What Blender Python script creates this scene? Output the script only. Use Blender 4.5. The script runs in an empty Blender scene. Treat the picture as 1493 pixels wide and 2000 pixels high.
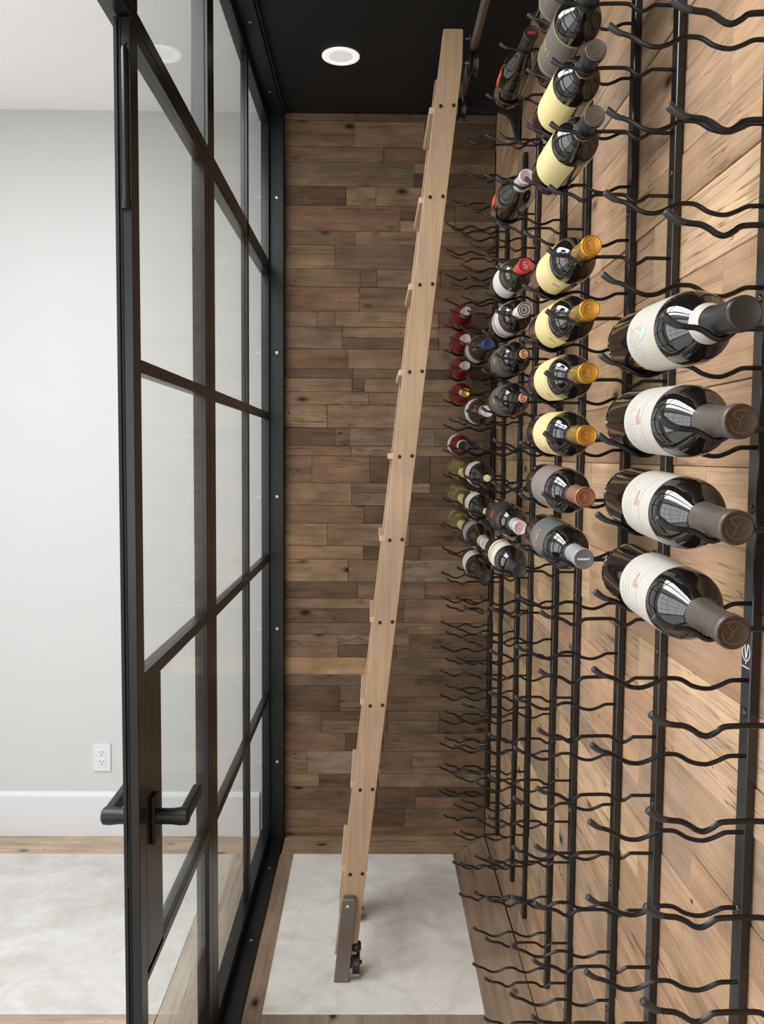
import bpy, bmesh, math, random
from mathutils import Vector, Matrix

random.seed(11)
scene = bpy.context.scene
COL = scene.collection
PI = math.pi
CEIL_H = 2.865

# ------------------------------------------------------------------ camera
cam_d = bpy.data.cameras.new('camera')
cam_d.sensor_fit = 'HORIZONTAL'
cam_d.sensor_width = 36.0
cam_d.lens = 1640.0 * 36.0 / 1493.0
cam_d.clip_start = 0.02
cam = bpy.data.objects.new('camera', cam_d)
COL.objects.link(cam)
RX = (0.999908063612617, -0.011090754530557368, 0.007801249028816471)
RY = (0.0070390896655805595, -0.06717241484772096, -0.99771655188245)
RZ = (0.011589458104096397, 0.9976797391184551, -0.06708817044296854)
cam.matrix_world = Matrix(((RX[0], -RY[0], -RZ[0], 0.0),
                           (RX[1], -RY[1], -RZ[1], 0.0),
                           (RX[2], -RY[2], -RZ[2], 1.55),
                           (0, 0, 0, 1)))
scene.camera = cam

# ------------------------------------------------------------------ world, daylight, exposure
world = bpy.data.worlds.new('world')
scene.world = world
world.use_nodes = True
world.node_tree.nodes['Background'].inputs[0].default_value = (0.86, 0.92, 1.0, 1)
world.node_tree.nodes['Background'].inputs[1].default_value = 1.0


def daylight(name, loc, rot, sx, sy, power, color):
    d = bpy.data.lights.new(name, 'AREA')
    d.shape = 'RECTANGLE'
    d.size, d.size_y = sx, sy
    d.energy = power
    d.color = color
    o = bpy.data.objects.new(name, d)
    o.location = loc
    o.rotation_euler = rot
    COL.objects.link(o)
    return o


# daylight through the gridded window behind the camera and the larger one across the white room
daylight('daylight_rear', (-0.85, -3.34, 1.45), (PI / 2, 0, 0), 2.3, 2.3, 76, (0.97, 0.985, 1.0))
daylight('daylight_side', (-2.46, 0.35, 1.425), (0, -PI / 2, 0), 2.55, 4.1, 86, (0.985, 0.99, 1.0))
# overhead light added in an invented ceiling opening to brighten the floors
daylight('added_overhead_fill', (-1.05, 1.25, CEIL_H + 0.06), (0, 0, 0), 1.1, 2.1, 86, (0.985, 0.99, 1.0))

scene.view_settings.view_transform = 'Standard'
scene.view_settings.look = 'None'
scene.view_settings.gamma = 1.0
scene.view_settings.use_curve_mapping = False
scene.view_settings.exposure = -0.08
scene.cycles.use_denoising = True
scene.cycles.max_bounces = 10
scene.cycles.diffuse_bounces = 5
scene.cycles.glossy_bounces = 4
scene.cycles.transmission_bounces = 8
scene.cycles.transparent_max_bounces = 16
scene.cycles.caustics_reflective = False
scene.cycles.caustics_refractive = False


# ------------------------------------------------------------------ materials
def new_mat(name):
    m = bpy.data.materials.new(name)
    m.use_nodes = True
    nt = m.node_tree
    return m, nt, nt.nodes['Principled BSDF']


def plain(name, col, rough=0.5, metal=0.0, spec=0.5, noise=0.0, nscale=30.0, bump=0.0, coat=0.0, ior=1.5):
    m, nt, b = new_mat(name)
    b.inputs['Base Color'].default_value = (*col, 1)
    b.inputs['Roughness'].default_value = rough
    b.inputs['Metallic'].default_value = metal
    b.inputs['Specular IOR Level'].default_value = spec
    b.inputs['IOR'].default_value = ior
    b.inputs['Coat Weight'].default_value = coat
    if noise or bump:
        geo = nt.nodes.new('ShaderNodeNewGeometry')
        n = nt.nodes.new('ShaderNodeTexNoise')
        n.inputs['Scale'].default_value = nscale
        n.inputs['Detail'].default_value = 5
        nt.links.new(geo.outputs['Position'], n.inputs['Vector'])
        if noise:
            mx = nt.nodes.new('ShaderNodeMix')
            mx.data_type = 'RGBA'
            mx.inputs['A'].default_value = (*[c * (1 - noise) for c in col], 1)
            mx.inputs['B'].default_value = (*[min(1, c * (1 + noise)) for c in col], 1)
            nt.links.new(n.outputs['Fac'], mx.inputs['Factor'])
            nt.links.new(mx.outputs['Result'], b.inputs['Base Color'])
        if bump:
            bp = nt.nodes.new('ShaderNodeBump')
            bp.inputs['Strength'].default_value = bump
            bp.inputs['Distance'].default_value = 0.002
            nt.links.new(n.outputs['Fac'], bp.inputs['Height'])
            nt.links.new(bp.outputs['Normal'], b.inputs['Normal'])
    return m


def wood(name, axis, contrast=0.5, knots=True, saw=0.35, rough=0.75, across=16.0, along=1.3, bump=0.5, spec=0.25):
    """grain running along one world axis; the plank's own colour comes from the object colour"""
    m, nt, b = new_mat(name)
    N, L = nt.nodes, nt.links
    geo = N.new('ShaderNodeNewGeometry')
    oi = N.new('ShaderNodeObjectInfo')
    sc = N.new('ShaderNodeVectorMath'); sc.operation = 'SCALE'
    sc.inputs[0].default_value = (17.0, 23.0, 31.0)
    L.new(oi.outputs['Random'], sc.inputs['Scale'])
    add = N.new('ShaderNodeVectorMath'); add.operation = 'ADD'
    L.new(geo.outputs['Position'], add.inputs[0])
    L.new(sc.outputs['Vector'], add.inputs[1])

    def mapped(al, ac):
        mp = N.new('ShaderNodeVectorMath'); mp.operation = 'MULTIPLY'
        v = [ac, ac, ac]
        v[axis] = al
        mp.inputs[1].default_value = v
        L.new(add.outputs['Vector'], mp.inputs[0])
        return mp.outputs['Vector']

    def noise(vec, scale, det, dist=0.0, rgh=0.55):
        n = N.new('ShaderNodeTexNoise')
        n.inputs['Scale'].default_value = scale
        n.inputs['Detail'].default_value = det
        n.inputs['Distortion'].default_value = dist
        n.inputs['Roughness'].default_value = rgh
        L.new(vec, n.inputs['Vector'])
        return n.outputs['Fac']

    def ramp(fac, stops):
        r = N.new('ShaderNodeValToRGB')
        while len(r.color_ramp.elements) < len(stops):
            r.color_ramp.elements.new(0.5)
        for e, (p, c) in zip(r.color_ramp.elements, stops):
            e.position = p
            e.color = (c, c, c, 1)
        L.new(fac, r.inputs['Fac'])
        return r.outputs['Color']

    def mult(a, bb):
        x = N.new('ShaderNodeMix'); x.data_type = 'RGBA'; x.blend_type = 'MULTIPLY'
        x.inputs['Factor'].default_value = 1.0
        L.new(a, x.inputs['A']); L.new(bb, x.inputs['B'])
        return x.outputs['Result']

    g1 = noise(mapped(along, across * 1.3), 2.2, 8, 0.5, 0.62)
    g2 = noise(mapped(along * 1.1, across * 17), 1.6, 7, 0.1, 0.72)
    g3 = noise(mapped(along * 2.5, along * 4.5), 1.5, 3)
    c1 = ramp(g1, [(0.28, 1 - 0.50 * contrast), (0.50, 0.98), (0.75, 1 + 0.24 * contrast)])
    c2 = ramp(g2, [(0.30, 1 - 0.50 * contrast), (0.47, 0.97), (0.66, 1 + 0.12 * contrast)])
    c3 = ramp(g3, [(0.3, 1 - 0.38 * contrast), (0.7, 1 + 0.25 * contrast)])
    col = mult(mult(oi.outputs['Color'], c1), mult(c2, c3))
    hgt = g2
    if knots:
        # drying cracks: thin dark lines along the grain
        cr = noise(mapped(along * 0.7, across * 1.7), 1.9, 3, 0.25, 0.5)
        sb = N.new('ShaderNodeMath'); sb.operation = 'SUBTRACT'; sb.inputs[1].default_value = 0.5
        L.new(cr, sb.inputs[0])
        ab = N.new('ShaderNodeMath'); ab.operation = 'ABSOLUTE'
        L.new(sb.outputs[0], ab.inputs[0])
        gate = ramp(noise(mapped(along * 1.1, along * 2.2), 1.0, 2), [(0.50, 0.0), (0.62, 1.0)])
        cm = N.new('ShaderNodeMix'); cm.data_type = 'RGBA'
        cm.inputs['A'].default_value = (1, 1, 1, 1)
        L.new(gate, cm.inputs['Factor'])
        L.new(ramp(ab.outputs[0], [(0.0, 0.28), (0.008, 0.62), (0.018, 1.0)]), cm.inputs['B'])
        col = mult(col, cm.outputs['Result'])
        # old nail holes
        vh = N.new('ShaderNodeTexVoronoi')
        vh.inputs['Scale'].default_value = 1.0
        L.new(mapped(8.0, 11.0), vh.inputs['Vector'])
        col = mult(col, ramp(vh.outputs['Distance'], [(0.018, 0.05), (0.035, 0.55), (0.055, 1.0)]))
    if saw:
        wv = N.new('ShaderNodeTexWave')
        wv.wave_type = 'BANDS'
        wv.bands_direction = 'XYZ'[axis]
        wv.inputs['Scale'].default_value = 48.0
        wv.inputs['Distortion'].default_value = 6.0
        wv.inputs['Detail'].default_value = 2.0
        L.new(add.outputs['Vector'], wv.inputs['Vector'])
        msk = ramp(noise(mapped(along * 1.5, along * 4), 1.2, 2), [(0.5, 0.0), (0.66, 1.0)])
        sw = N.new('ShaderNodeMix'); sw.data_type = 'RGBA'
        sw.inputs['A'].default_value = (1, 1, 1, 1)
        L.new(msk, sw.inputs['Factor'])
        L.new(ramp(wv.outputs['Fac'], [(0.0, 1 - saw), (0.6, 1.0)]), sw.inputs['B'])
        col = mult(col, sw.outputs['Result'])
    if knots:
        vo = N.new('ShaderNodeTexVoronoi')
        vo.inputs['Scale'].default_value = 1.0
        L.new(mapped(4.2, 8.5), vo.inputs['Vector'])
        col = mult(col, ramp(vo.outputs['Distance'], [(0.045, 0.10), (0.09, 0.6), (0.15, 1.0)]))
    L.new(col, b.inputs['Base Color'])
    b.inputs['Roughness'].default_value = rough
    b.inputs['Specular IOR Level'].default_value = spec
    bp = N.new('ShaderNodeBump')
    bp.inputs['Strength'].default_value = bump
    bp.inputs['Distance'].default_value = 0.003
    L.new(hgt, bp.inputs['Height'])
    L.new(bp.outputs['Normal'], b.inputs['Normal'])
    return m


def concrete(name, f=1.0):
    m, nt, b = new_mat(name)
    N, L = nt.nodes, nt.links
    geo = N.new('ShaderNodeNewGeometry')

    def noise(scale, det, dist, rgh=0.6):
        n = N.new('ShaderNodeTexNoise')
        n.inputs['Scale'].default_value = scale
        n.inputs['Detail'].default_value = det
        n.inputs['Distortion'].default_value = dist
        n.inputs['Roughness'].default_value = rgh
        L.new(geo.outputs['Position'], n.inputs['Vector'])
        return n.outputs['Fac']
    r = N.new('ShaderNodeValToRGB')
    els = r.color_ramp.elements
    els[0].position, els[0].color = 0.30, (0.62 * f, 0.6 * f, 0.56 * f, 1)
    els[1].position, els[1].color = 0.68, (0.82 * f, 0.805 * f, 0.775 * f, 1)
    e = els.new(0.48); e.color = (0.735 * f, 0.715 * f, 0.68 * f, 1)
    L.new(noise(4.5, 7, 1.6), r.inputs['Fac'])
    r2 = N.new('ShaderNodeValToRGB')
    r2.color_ramp.elements[0].position, r2.color_ramp.elements[0].color = 0.35, (0.94, 0.94, 0.945, 1)
    r2.color_ramp.elements[1].position, r2.color_ramp.elements[1].color = 0.62, (1.03, 1.03, 1.025, 1)
    L.new(noise(26, 6, 0.6, 0.7), r2.inputs['Fac'])
    x = N.new('ShaderNodeMix'); x.data_type = 'RGBA'; x.blend_type = 'MULTIPLY'
    x.inputs['Factor'].default_value = 1.0
    L.new(r.outputs['Color'], x.inputs['A']); L.new(r2.outputs['Color'], x.inputs['B'])
    L.new(x.outputs['Result'], b.inputs['Base Color'])
    b.inputs['Roughness'].default_value = 0.55
    b.inputs['Specular IOR Level'].default_value = 0.35
    bp = N.new('ShaderNodeBump')
    bp.inputs['Strength'].default_value = 0.12
    bp.inputs['Distance'].default_value = 0.003
    L.new(noise(40, 5, 0.3), bp.inputs['Height'])
    L.new(bp.outputs['Normal'], b.inputs['Normal'])
    return m


def pane_glass(name):
    """clear window glass: straight-through transmission with a Schlick reflection that grows at grazing angles"""
    m, nt, b = new_mat(name)
    N, L = nt.nodes, nt.links
    N.remove(b)
    out = [n for n in N if n.type == 'OUTPUT_MATERIAL'][0]
    geo = N.new('ShaderNodeNewGeometry')
    dot = N.new('ShaderNodeVectorMath'); dot.operation = 'DOT_PRODUCT'
    L.new(geo.outputs['Normal'], dot.inputs[0]); L.new(geo.outputs['Incoming'], dot.inputs[1])

    def math_n(op, a, bval):
        n = N.new('ShaderNodeMath'); n.operation = op
        L.new(a, n.inputs[0])
        if bval is not None:
            n.inputs[1].default_value = bval
        return n
    ab = math_n('ABSOLUTE', dot.outputs['Value'], None)
    inv = N.new('ShaderNodeMath'); inv.operation = 'SUBTRACT'
    inv.inputs[0].default_value = 1.0
    L.new(ab.outputs[0], inv.inputs[1])
    pw = math_n('POWER', inv.outputs[0], 5.0)
    mu = math_n('MULTIPLY', pw.outputs[0], 0.36)
    ad = math_n('ADD', mu.outputs[0], 0.028)
    tr = N.new('ShaderNodeBsdfTransparent')
    tr.inputs['Color'].default_value = (0.982, 0.990, 0.982, 1)
    gl = N.new('ShaderNodeBsdfGlossy')
    gl.inputs['Roughness'].default_value = 0.0
    gl.inputs['Color'].default_value = (1, 1, 1, 1)
    mx = N.new('ShaderNodeMixShader')
    L.new(ad.outputs[0], mx.inputs['Fac'])
    L.new(tr.outputs[0], mx.inputs[1]); L.new(gl.outputs[0], mx.inputs[2])
    L.new(mx.outputs[0], out.inputs['Surface'])
    return m


def wine_glass(name, col, trans, rough=0.02, ior=1.48):
    m, nt, b = new_mat(name)
    b.inputs['Base Color'].default_value = (*col, 1)
    b.inputs['Roughness'].default_value = rough
    b.inputs['Transmission Weight'].default_value = trans
    b.inputs['IOR'].default_value = ior
    b.inputs['Specular IOR Level'].default_value = 0.5
    return m


M = {}
M['wood_back'] = wood('reclaimed_wood_dark', 0, contrast=0.75, across=15, along=2.2)
M['wood_right'] = wood('reclaimed_wood_light', 1, contrast=0.62, saw=0.38, across=17, along=1.5, bump=0.7)
M['wood_floor_x'] = wood('floor_wood_x', 0, contrast=0.6, saw=0.15, rough=0.6)
M['wood_floor_y'] = wood('floor_wood_y', 1, contrast=0.6, saw=0.15, rough=0.6)
M['oak'] = wood('ladder_oak', 2, contrast=0.46, knots=False, saw=0.0, rough=0.45, across=30, along=1.2, bump=0.12, spec=0.4)
M['oak_y'] = wood('tread_oak', 1, contrast=0.22, knots=False, saw=0.0, rough=0.45, across=30, along=1.2, bump=0.12, spec=0.4)
M['concrete'] = concrete('polished_concrete', 1.04)
M['concrete_dimmed'] = concrete('polished_concrete_dimmed', 0.74)  # same concrete, colour darkened to offset the stronger light in the white room
M['white_wall'] = plain('white_wall_paint', (0.515, 0.512, 0.503), 0.7, spec=0.3, noise=0.02, nscale=6)
M['white_ceiling'] = plain('white_ceiling_paint', (0.93, 0.92, 0.90), 0.75, spec=0.2, noise=0.02, nscale=6)
M['white_trim'] = plain('white_trim_paint', (0.60, 0.60, 0.61), 0.4, spec=0.4, noise=0.01)
M['black_ceiling'] = plain('black_ceiling_paint', (0.011, 0.0115, 0.0115), 0.6, spec=0.3, noise=0.06, nscale=10)
M['steel'] = plain('black_steel', (0.008, 0.007, 0.007), 0.30, spec=0.42, noise=0.1, nscale=60)
M['steel_flat'] = plain('black_steel_liner', (0.006, 0.0065, 0.007), 0.42, spec=0.35, noise=0.1, nscale=40)
M['gasket'] = plain('rubber_gasket', (0.02, 0.02, 0.02), 0.7, spec=0.2, noise=0.1)
M['rack'] = plain('rack_black_powdercoat', (0.005, 0.0045, 0.0045), 0.22, spec=0.7, noise=0.12, nscale=200)
M['rod'] = plain('rack_rod_black', (0.004, 0.0036, 0.0036), 0.3, spec=0.4, noise=0.1, nscale=200)
M['rod_cap'] = plain('rod_end_cap_rubber', (0.022, 0.021, 0.022), 0.36, spec=0.5, noise=0.1, nscale=200)
M['screw'] = plain('screw_head_steel', (0.55, 0.55, 0.55), 0.35, metal=1.0, noise=0.05)
M['screw_dark'] = plain('bolt_head_bronze', (0.05, 0.035, 0.03), 0.32, metal=0.8, noise=0.1)
M['iron'] = plain('ladder_iron', (0.20, 0.165, 0.145), 0.40, metal=0.7, noise=0.15, nscale=40, bump=0.1)
M['iron_dark'] = plain('ladder_iron_dark', (0.035, 0.03, 0.03), 0.35, metal=0.6, noise=0.15, nscale=40)
M['brass_edge'] = plain('light_edge_strip', (0.72, 0.64, 0.52), 0.5, spec=0.4, noise=0.1)
M['gap'] = plain('floor_joint_dark', (0.05, 0.035, 0.028), 0.8, spec=0.1, noise=0.1)
M['backing'] = plain('wall_backing', (0.03, 0.024, 0.02), 0.9, spec=0.1, noise=0.1)
M['plate'] = plain('outlet_plastic', (0.60, 0.60, 0.61), 0.3, spec=0.5, noise=0.01)
M['slot'] = plain('outlet_slot', (0.06, 0.06, 0.06), 0.6, noise=0.1)
M['lamp_white'] = plain('downlight_trim', (0.86, 0.86, 0.88), 0.4, spec=0.4, noise=0.01)
M['pane'] = pane_glass('window_pane_glass')
M['logo'] = plain('white_print', (0.85, 0.85, 0.85), 0.5, noise=0.02)

ml, nt_l, b_l = new_mat('downlight_diffuser')
b_l.inputs['Base Color'].default_value = (0.8, 0.8, 0.8, 1)
b_l.inputs['Emission Color'].default_value = (1.0, 0.97, 0.95, 1)
b_l.inputs['Emission Strength'].default_value = 0.40
M['lamp_face'] = ml
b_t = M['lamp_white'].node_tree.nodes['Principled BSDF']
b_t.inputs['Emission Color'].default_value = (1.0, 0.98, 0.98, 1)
b_t.inputs['Emission Strength'].default_value = 0.62  # glow added to the trim ring so it looks whiter than the diffuser


# ------------------------------------------------------------------ mesh helpers
class MB:
    """collects primitives in world coordinates; build() links them as one mesh object"""

    def __init__(self):
        self.v, self.f, self.sm = [], [], []

    def add(self, vs, fs, smooth=False):
        o = len(self.v)
        self.v += [tuple(p) for p in vs]
        self.f += [tuple(i + o for i in q) for q in fs]
        self.sm += [smooth] * len(fs)
        return self

    def box(self, x0, x1, y0, y1, z0, z1):
        vs = [(x, y, z) for x in (x0, x1) for y in (y0, y1) for z in (z0, z1)]
        return self.add(vs, [(0, 1, 3, 2), (4, 6, 7, 5), (0, 4, 5, 1), (2, 3, 7, 6), (0, 2, 6, 4), (1, 5, 7, 3)])

    def prism(self, poly, axis, a0, a1):
        """extrude a 2D polygon along an axis: poly holds the other two coordinates in axis order"""
        n = len(poly)

        def p(q, a):
            c = list(q)
            c.insert(axis, a)
            return tuple(c)
        vs = [p(q, a0) for q in poly] + [p(q, a1) for q in poly]
        fs = [tuple(range(n)), tuple(range(2 * n - 1, n - 1, -1))]
        fs += [(i, i + n, (i + 1) % n + n, (i + 1) % n) for i in range(n)]
        return self.add(vs, fs)

    def lathe(self, prof, origin, axis, n=24, cap0=True, cap1=True, smooth=True):
        """prof: list of (t along axis, radius)"""
        ax = Vector(axis).normalized()
        u = ax.orthogonal().normalized()
        w = ax.cross(u)
        o = Vector(origin)
        vs, fs = [], []
        for t, r in prof:
            for k in range(n):
                a = 2 * PI * k / n
                vs.append(o + ax * t + (u * math.cos(a) + w * math.sin(a)) * r)
        for j in range(len(prof) - 1):
            for k in range(n):
                k2 = (k + 1) % n
                fs.append((j * n + k, j * n + k2, (j + 1) * n + k2, (j + 1) * n + k))
        self.add(vs, fs, smooth)
        if cap0:
            self.add([vs[k] for k in range(n)][::-1], [tuple(range(n))])
        if cap1:
            self.add([vs[(len(prof) - 1) * n + k] for k in range(n)], [tuple(range(n))])
        return self

    def tube(self, pts, rads, n=8):
        pts = [Vector(p) for p in pts]
        if not isinstance(rads, (list, tuple)):
            rads = [rads] * len(pts)
        vs, fs = [], []
        t0 = (pts[1] - pts[0]).normalized()
        u = t0.orthogonal().normalized()
        for i, p in enumerate(pts):
            a = pts[max(i - 1, 0)]
            b = pts[min(i + 1, len(pts) - 1)]
            t = (b - a).normalized()
            u = (u - t * u.dot(t)).normalized()
            w = t.cross(u)
            for k in range(n):
                g = 2 * PI * k / n
                vs.append(p + (u * math.cos(g) + w * math.sin(g)) * rads[i])
        for i in range(len(pts) - 1):
            for k in range(n):
                k2 = (k + 1) % n
                fs.append((i * n + k, i * n + k2, (i + 1) * n + k2, (i + 1) * n + k))
        self.add(vs, fs, True)
        self.add(vs[:n][::-1], [tuple(range(n))])
        self.add(vs[-n:], [tuple(range(n))])
        return self

    def mesh(self, name, mat, off=(0, 0, 0), bevel=0.0, seg=1):
        me = bpy.data.meshes.new(name)
        ox, oy, oz = off
        me.from_pydata([(x - ox, y - oy, z - oz) for x, y, z in self.v], [], self.f)
        me.polygons.foreach_set('use_smooth', self.sm)
        bm = bmesh.new()
        bm.from_mesh(me)
        bmesh.ops.remove_doubles(bm, verts=bm.verts, dist=1e-6)
        bmesh.ops.recalc_face_normals(bm, faces=bm.faces)
        if bevel:
            es = [e for e in bm.edges if len(e.link_faces) == 2 and e.calc_face_angle(0) > 0.5]
            bmesh.ops.bevel(bm, geom=es, offset=bevel, segments=seg, profile=0.5, affect='EDGES', clamp_overlap=True)
        bm.to_mesh(me)
        bm.free()
        if any(self.sm):
            try:
                me.set_sharp_from_angle(angle=math.radians(42))
            except Exception:
                pass
        if mat is not None:
            me.materials.append(mat)
        return me

    def build(self, name, mat, parent=None, bevel=0.0, seg=1, color=None):
        off = (0, 0, 0)
        p = parent
        while p is not None:
            off = tuple(a + b for a, b in zip(off, p.location))
            p = p.parent
        o = bpy.data.objects.new(name, self.mesh(name, mat, off, bevel, seg))
        COL.objects.link(o)
        o.parent = parent
        if color:
            o.color = (*color, 1)
        return o


def tag(o, label=None, cat=None, group=None, kind=None):
    if label:
        o['label'] = label
    if cat:
        o['category'] = cat
    if group:
        o['group'] = group
    if kind:
        o['kind'] = kind
    return o


def empty(name, loc):
    o = bpy.data.objects.new(name, None)
    o.empty_display_size = 0.05
    o.location = loc
    COL.objects.link(o)
    return o


def link_copy(me, name, parent, loc=(0, 0, 0)):
    o = bpy.data.objects.new(name, me)
    o.location = loc
    o.parent = parent
    COL.objects.link(o)
    return o


def smooth_path(pts, n=3):
    """Catmull-Rom through the points"""
    P = [Vector(p) for p in pts]
    out = []
    for i in range(len(P) - 1):
        a, b, c, d = P[max(i - 1, 0)], P[i], P[i + 1], P[min(i + 2, len(P) - 1)]
        for k in range(n):
            t = k / n
            out.append(0.5 * ((2 * b) + (c - a) * t + (2 * a - 5 * b + 4 * c - d) * t * t
                              + (3 * b - a - 3 * c + d) * t ** 3))
    out.append(P[-1])
    return out


CEIL = CEIL_H
YB = 3.337        # plane of the back wall
XW = 0.468        # plane of the rack wall
XG = -0.403       # cellar-side face of the steel screen
XL = -0.349       # cellar-side edge of the screen's liner

# ------------------------------------------------------------------ setting: timber walls
PLANKS = "-349 -79 2839 2865 m|-79 133 2835 2865 d|133 468 2831 2865 d|-349 -79 2783 2839 m|-349 -78 2739 2783 m|-79 193 2739 2835 l|193 468 2739 2831 d|-349 35 2681 2739 m|35 468 2681 2739 r|-349 155 2590 2681 g|154 468 2642 2681 l|155 468 2590 2642 d|-349 -111 2518 2590 d|-111 6 2518 2590 l|6 205 2518 2590 l|205 468 2518 2590 d|-349 101 2420 2518 r|100 316 2463 2518 d|101 316 2420 2463 l|316 468 2463 2518 g|316 468 2420 2463 l|-349 -74 2367 2420 m|-74 257 2367 2420 l|257 468 2367 2420 m|-349 -152 2332 2367 m|-349 -152 2275 2332 l|-152 158 2275 2367 g|158 468 2275 2367 r|-349 -53 2206 2275 m|-53 11 2206 2275 r|11 259 2206 2275 m|259 468 2206 2275 d|-349 -55 2111 2206 r|-55 468 2111 2206 m|-349 -221 2052 2111 m|-221 -151 2052 2111 r|-151 255 2052 2111 m|255 468 2052 2111 d|-349 -122 1966 2052 g|-122 256 2010 2052 m|-122 256 1966 2010 d|256 468 1966 2052 r|-349 -100 1889 1966 r|-100 112 1889 1966 m|112 468 1889 1966 g|-349 -79 1851 1889 d|-79 112 1851 1889 m|112 468 1851 1889 d|-349 -83 1799 1851 m|-83 -35 1799 1851 r|-35 468 1799 1851 m|-349 -18 1748 1799 l|-18 468 1748 1799 m|-349 -180 1658 1748 l|-180 468 1658 1748 m|-349 -149 1587 1658 d|-149 -92 1587 1658 r|-92 246 1587 1658 g|246 468 1587 1658 g|-349 -84 1547 1587 r|-84 468 1547 1587 m|-349 -240 1441 1547 m|-240 -10 1441 1547 r|-10 228 1441 1547 d|228 468 1441 1547 d|-349 -83 1351 1441 l|-83 157 1402 1441 m|-83 158 1351 1402 g|157 230 1402 1441 l|230 468 1402 1441 d|158 468 1351 1402 d|-349 -32 1278 1351 r|-32 468 1278 1351 d|-349 -178 1190 1278 l|-178 149 1190 1278 m|149 468 1190 1278 d|-349 -35 1134 1190 l|-35 191 1134 1190 d|191 468 1134 1190 r|-349 -94 1045 1134 l|-94 130 1045 1134 m|130 468 1045 1134 p|-349 -56 977 1045 d|-56 213 977 1045 g|213 468 977 1045 r|-349 28 936 977 m|28 131 936 977 d|131 468 880 977 m|-349 8 880 936 d|8 132 880 936 d|-349 29 832 880 g|29 468 832 880 m|-349 -133 738 832 m|-133 153 790 832 l|-133 102 738 790 d|102 154 738 790 r|153 468 738 832 d|-349 -19 667 738 L|-19 468 667 738 g|-349 -38 622 667 g|-37 468 574 667 d|-349 -126 517 622 d|-126 -37 517 622 g|-37 468 517 574 g|-349 -200 426 517 g|-200 -41 479 517 d|-200 -41 426 479 m|-41 67 426 517 d|67 277 479 517 d|67 277 426 479 g|277 468 426 517 d|-349 -102 352 426 r|-102 53 352 426 d|53 468 352 426 m|-349 -258 258 352 m|-258 44 258 352 p|44 169 258 352 g|169 468 258 352 m|-349 -208 203 258 l|-208 34 203 258 d|34 368 203 258 m|368 468 203 258 p|-349 24 111 203 m|24 185 111 203 d|184 468 162 203 d|185 468 111 162 r|-349 -70 38 111 m|-70 140 38 111 d|140 468 38 111 g|-349 468 0 38 r"
TINT = {'d': (0.130, 0.080, 0.049), 'm': (0.209, 0.131, 0.079), 'l': (0.271, 0.172, 0.102), 'r': (0.194, 0.113, 0.068),
        'g': (0.171, 0.115, 0.076), 'p': (0.231, 0.166, 0.113), 'L': (0.367, 0.231, 0.127)}


def plank_mesh(mb, w0, w1, z0, z1, face, back, axis):
    """chamfered board; axis 0: runs along X and faces -Y; axis 1: runs along Y and faces -X"""
    c = 0.0012
    g = 0.0004
    w0, w1, z0, z1 = w0 + g, w1 - g, z0 + g, z1 - g
    q = [(w0, back, z0), (w1, back, z0), (w1, back, z1), (w0, back, z1),
         (w0, face + c, z0), (w1, face + c, z0), (w1, face + c, z1), (w0, face + c, z1),
         (w0 + c, face, z0 + c), (w1 - c, face, z0 + c), (w1 - c, face, z1 - c), (w0 + c, face, z1 - c)]
    if axis == 1:
        q = [(b, a, z) for a, b, z in q]
    fs = [(8, 9, 10, 11), (0, 1, 5, 4), (1, 2, 6, 5), (2, 3, 7, 6), (3, 0, 4, 7),
          (4, 5, 9, 8), (5, 6, 10, 9), (6, 7, 11, 10), (7, 4, 8, 11)]
    mb.add(q, fs)


wb = MB().box(XL, XW + 0.02, YB + 0.004, YB + 0.08, 0, CEIL).build('wall_back', M['backing'])
tag(wb, 'dark reclaimed wood plank wall at the far end', None, kind='structure')
rnd = random.Random(5)
for rec in PLANKS.split('|'):
    a, b, c, d, t = rec.split()
    mb = MB()
    plank_mesh(mb, int(a) / 1000, int(b) / 1000, int(c) / 1000, int(d) / 1000,
               YB - rnd.uniform(0.0, 0.0045), YB + 0.006, 0)
    k = rnd.uniform(0.86, 1.14)
    mb.build('plank', M['wood_back'], wb, color=[v * k for v in TINT[t]])

wr = MB().box(XW + 0.008, XW + 0.10, -0.6, YB + 0.08, 0, CEIL).build('wall_right', M['backing'])
tag(wr, 'light reclaimed wood plank wall behind the bottle racks', None, kind='structure')
RT = [(0.464, 0.297, 0.174), (0.403, 0.252, 0.151), (0.524, 0.347, 0.207), (0.434, 0.267, 0.161), (0.363, 0.242, 0.157),
      (0.473, 0.308, 0.192), (0.554, 0.373, 0.227), (0.333, 0.227, 0.153)]
z = 0.0
rnd = random.Random(23)
while z < CEIL - 0.001:
    h = rnd.choice([0.062, 0.075, 0.088, 0.088, 0.1, 0.112, 0.125])
    z1 = min(CEIL, z + h)
    if CEIL - z1 < 0.05:
        z1 = CEIL
    y = -0.6 - rnd.uniform(0, 0.5)
    while y < YB:
        y1 = min(YB, y + rnd.choice([0.34, 0.42, 0.55, 0.62, 0.75, 0.9]))
        if YB - y1 < 0.15:
            y1 = YB
        mb = MB()
        plank_mesh(mb, max(y, -0.6), y1, z, z1, XW + rnd.uniform(0.0004, 0.004), XW + 0.010, 1)
        k = rnd.uniform(0.88, 1.12)
        mb.build('plank', M['wood_right'], wr, color=[v * k for v in rnd.choice(RT)])
        y = y1
    z = z1

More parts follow.
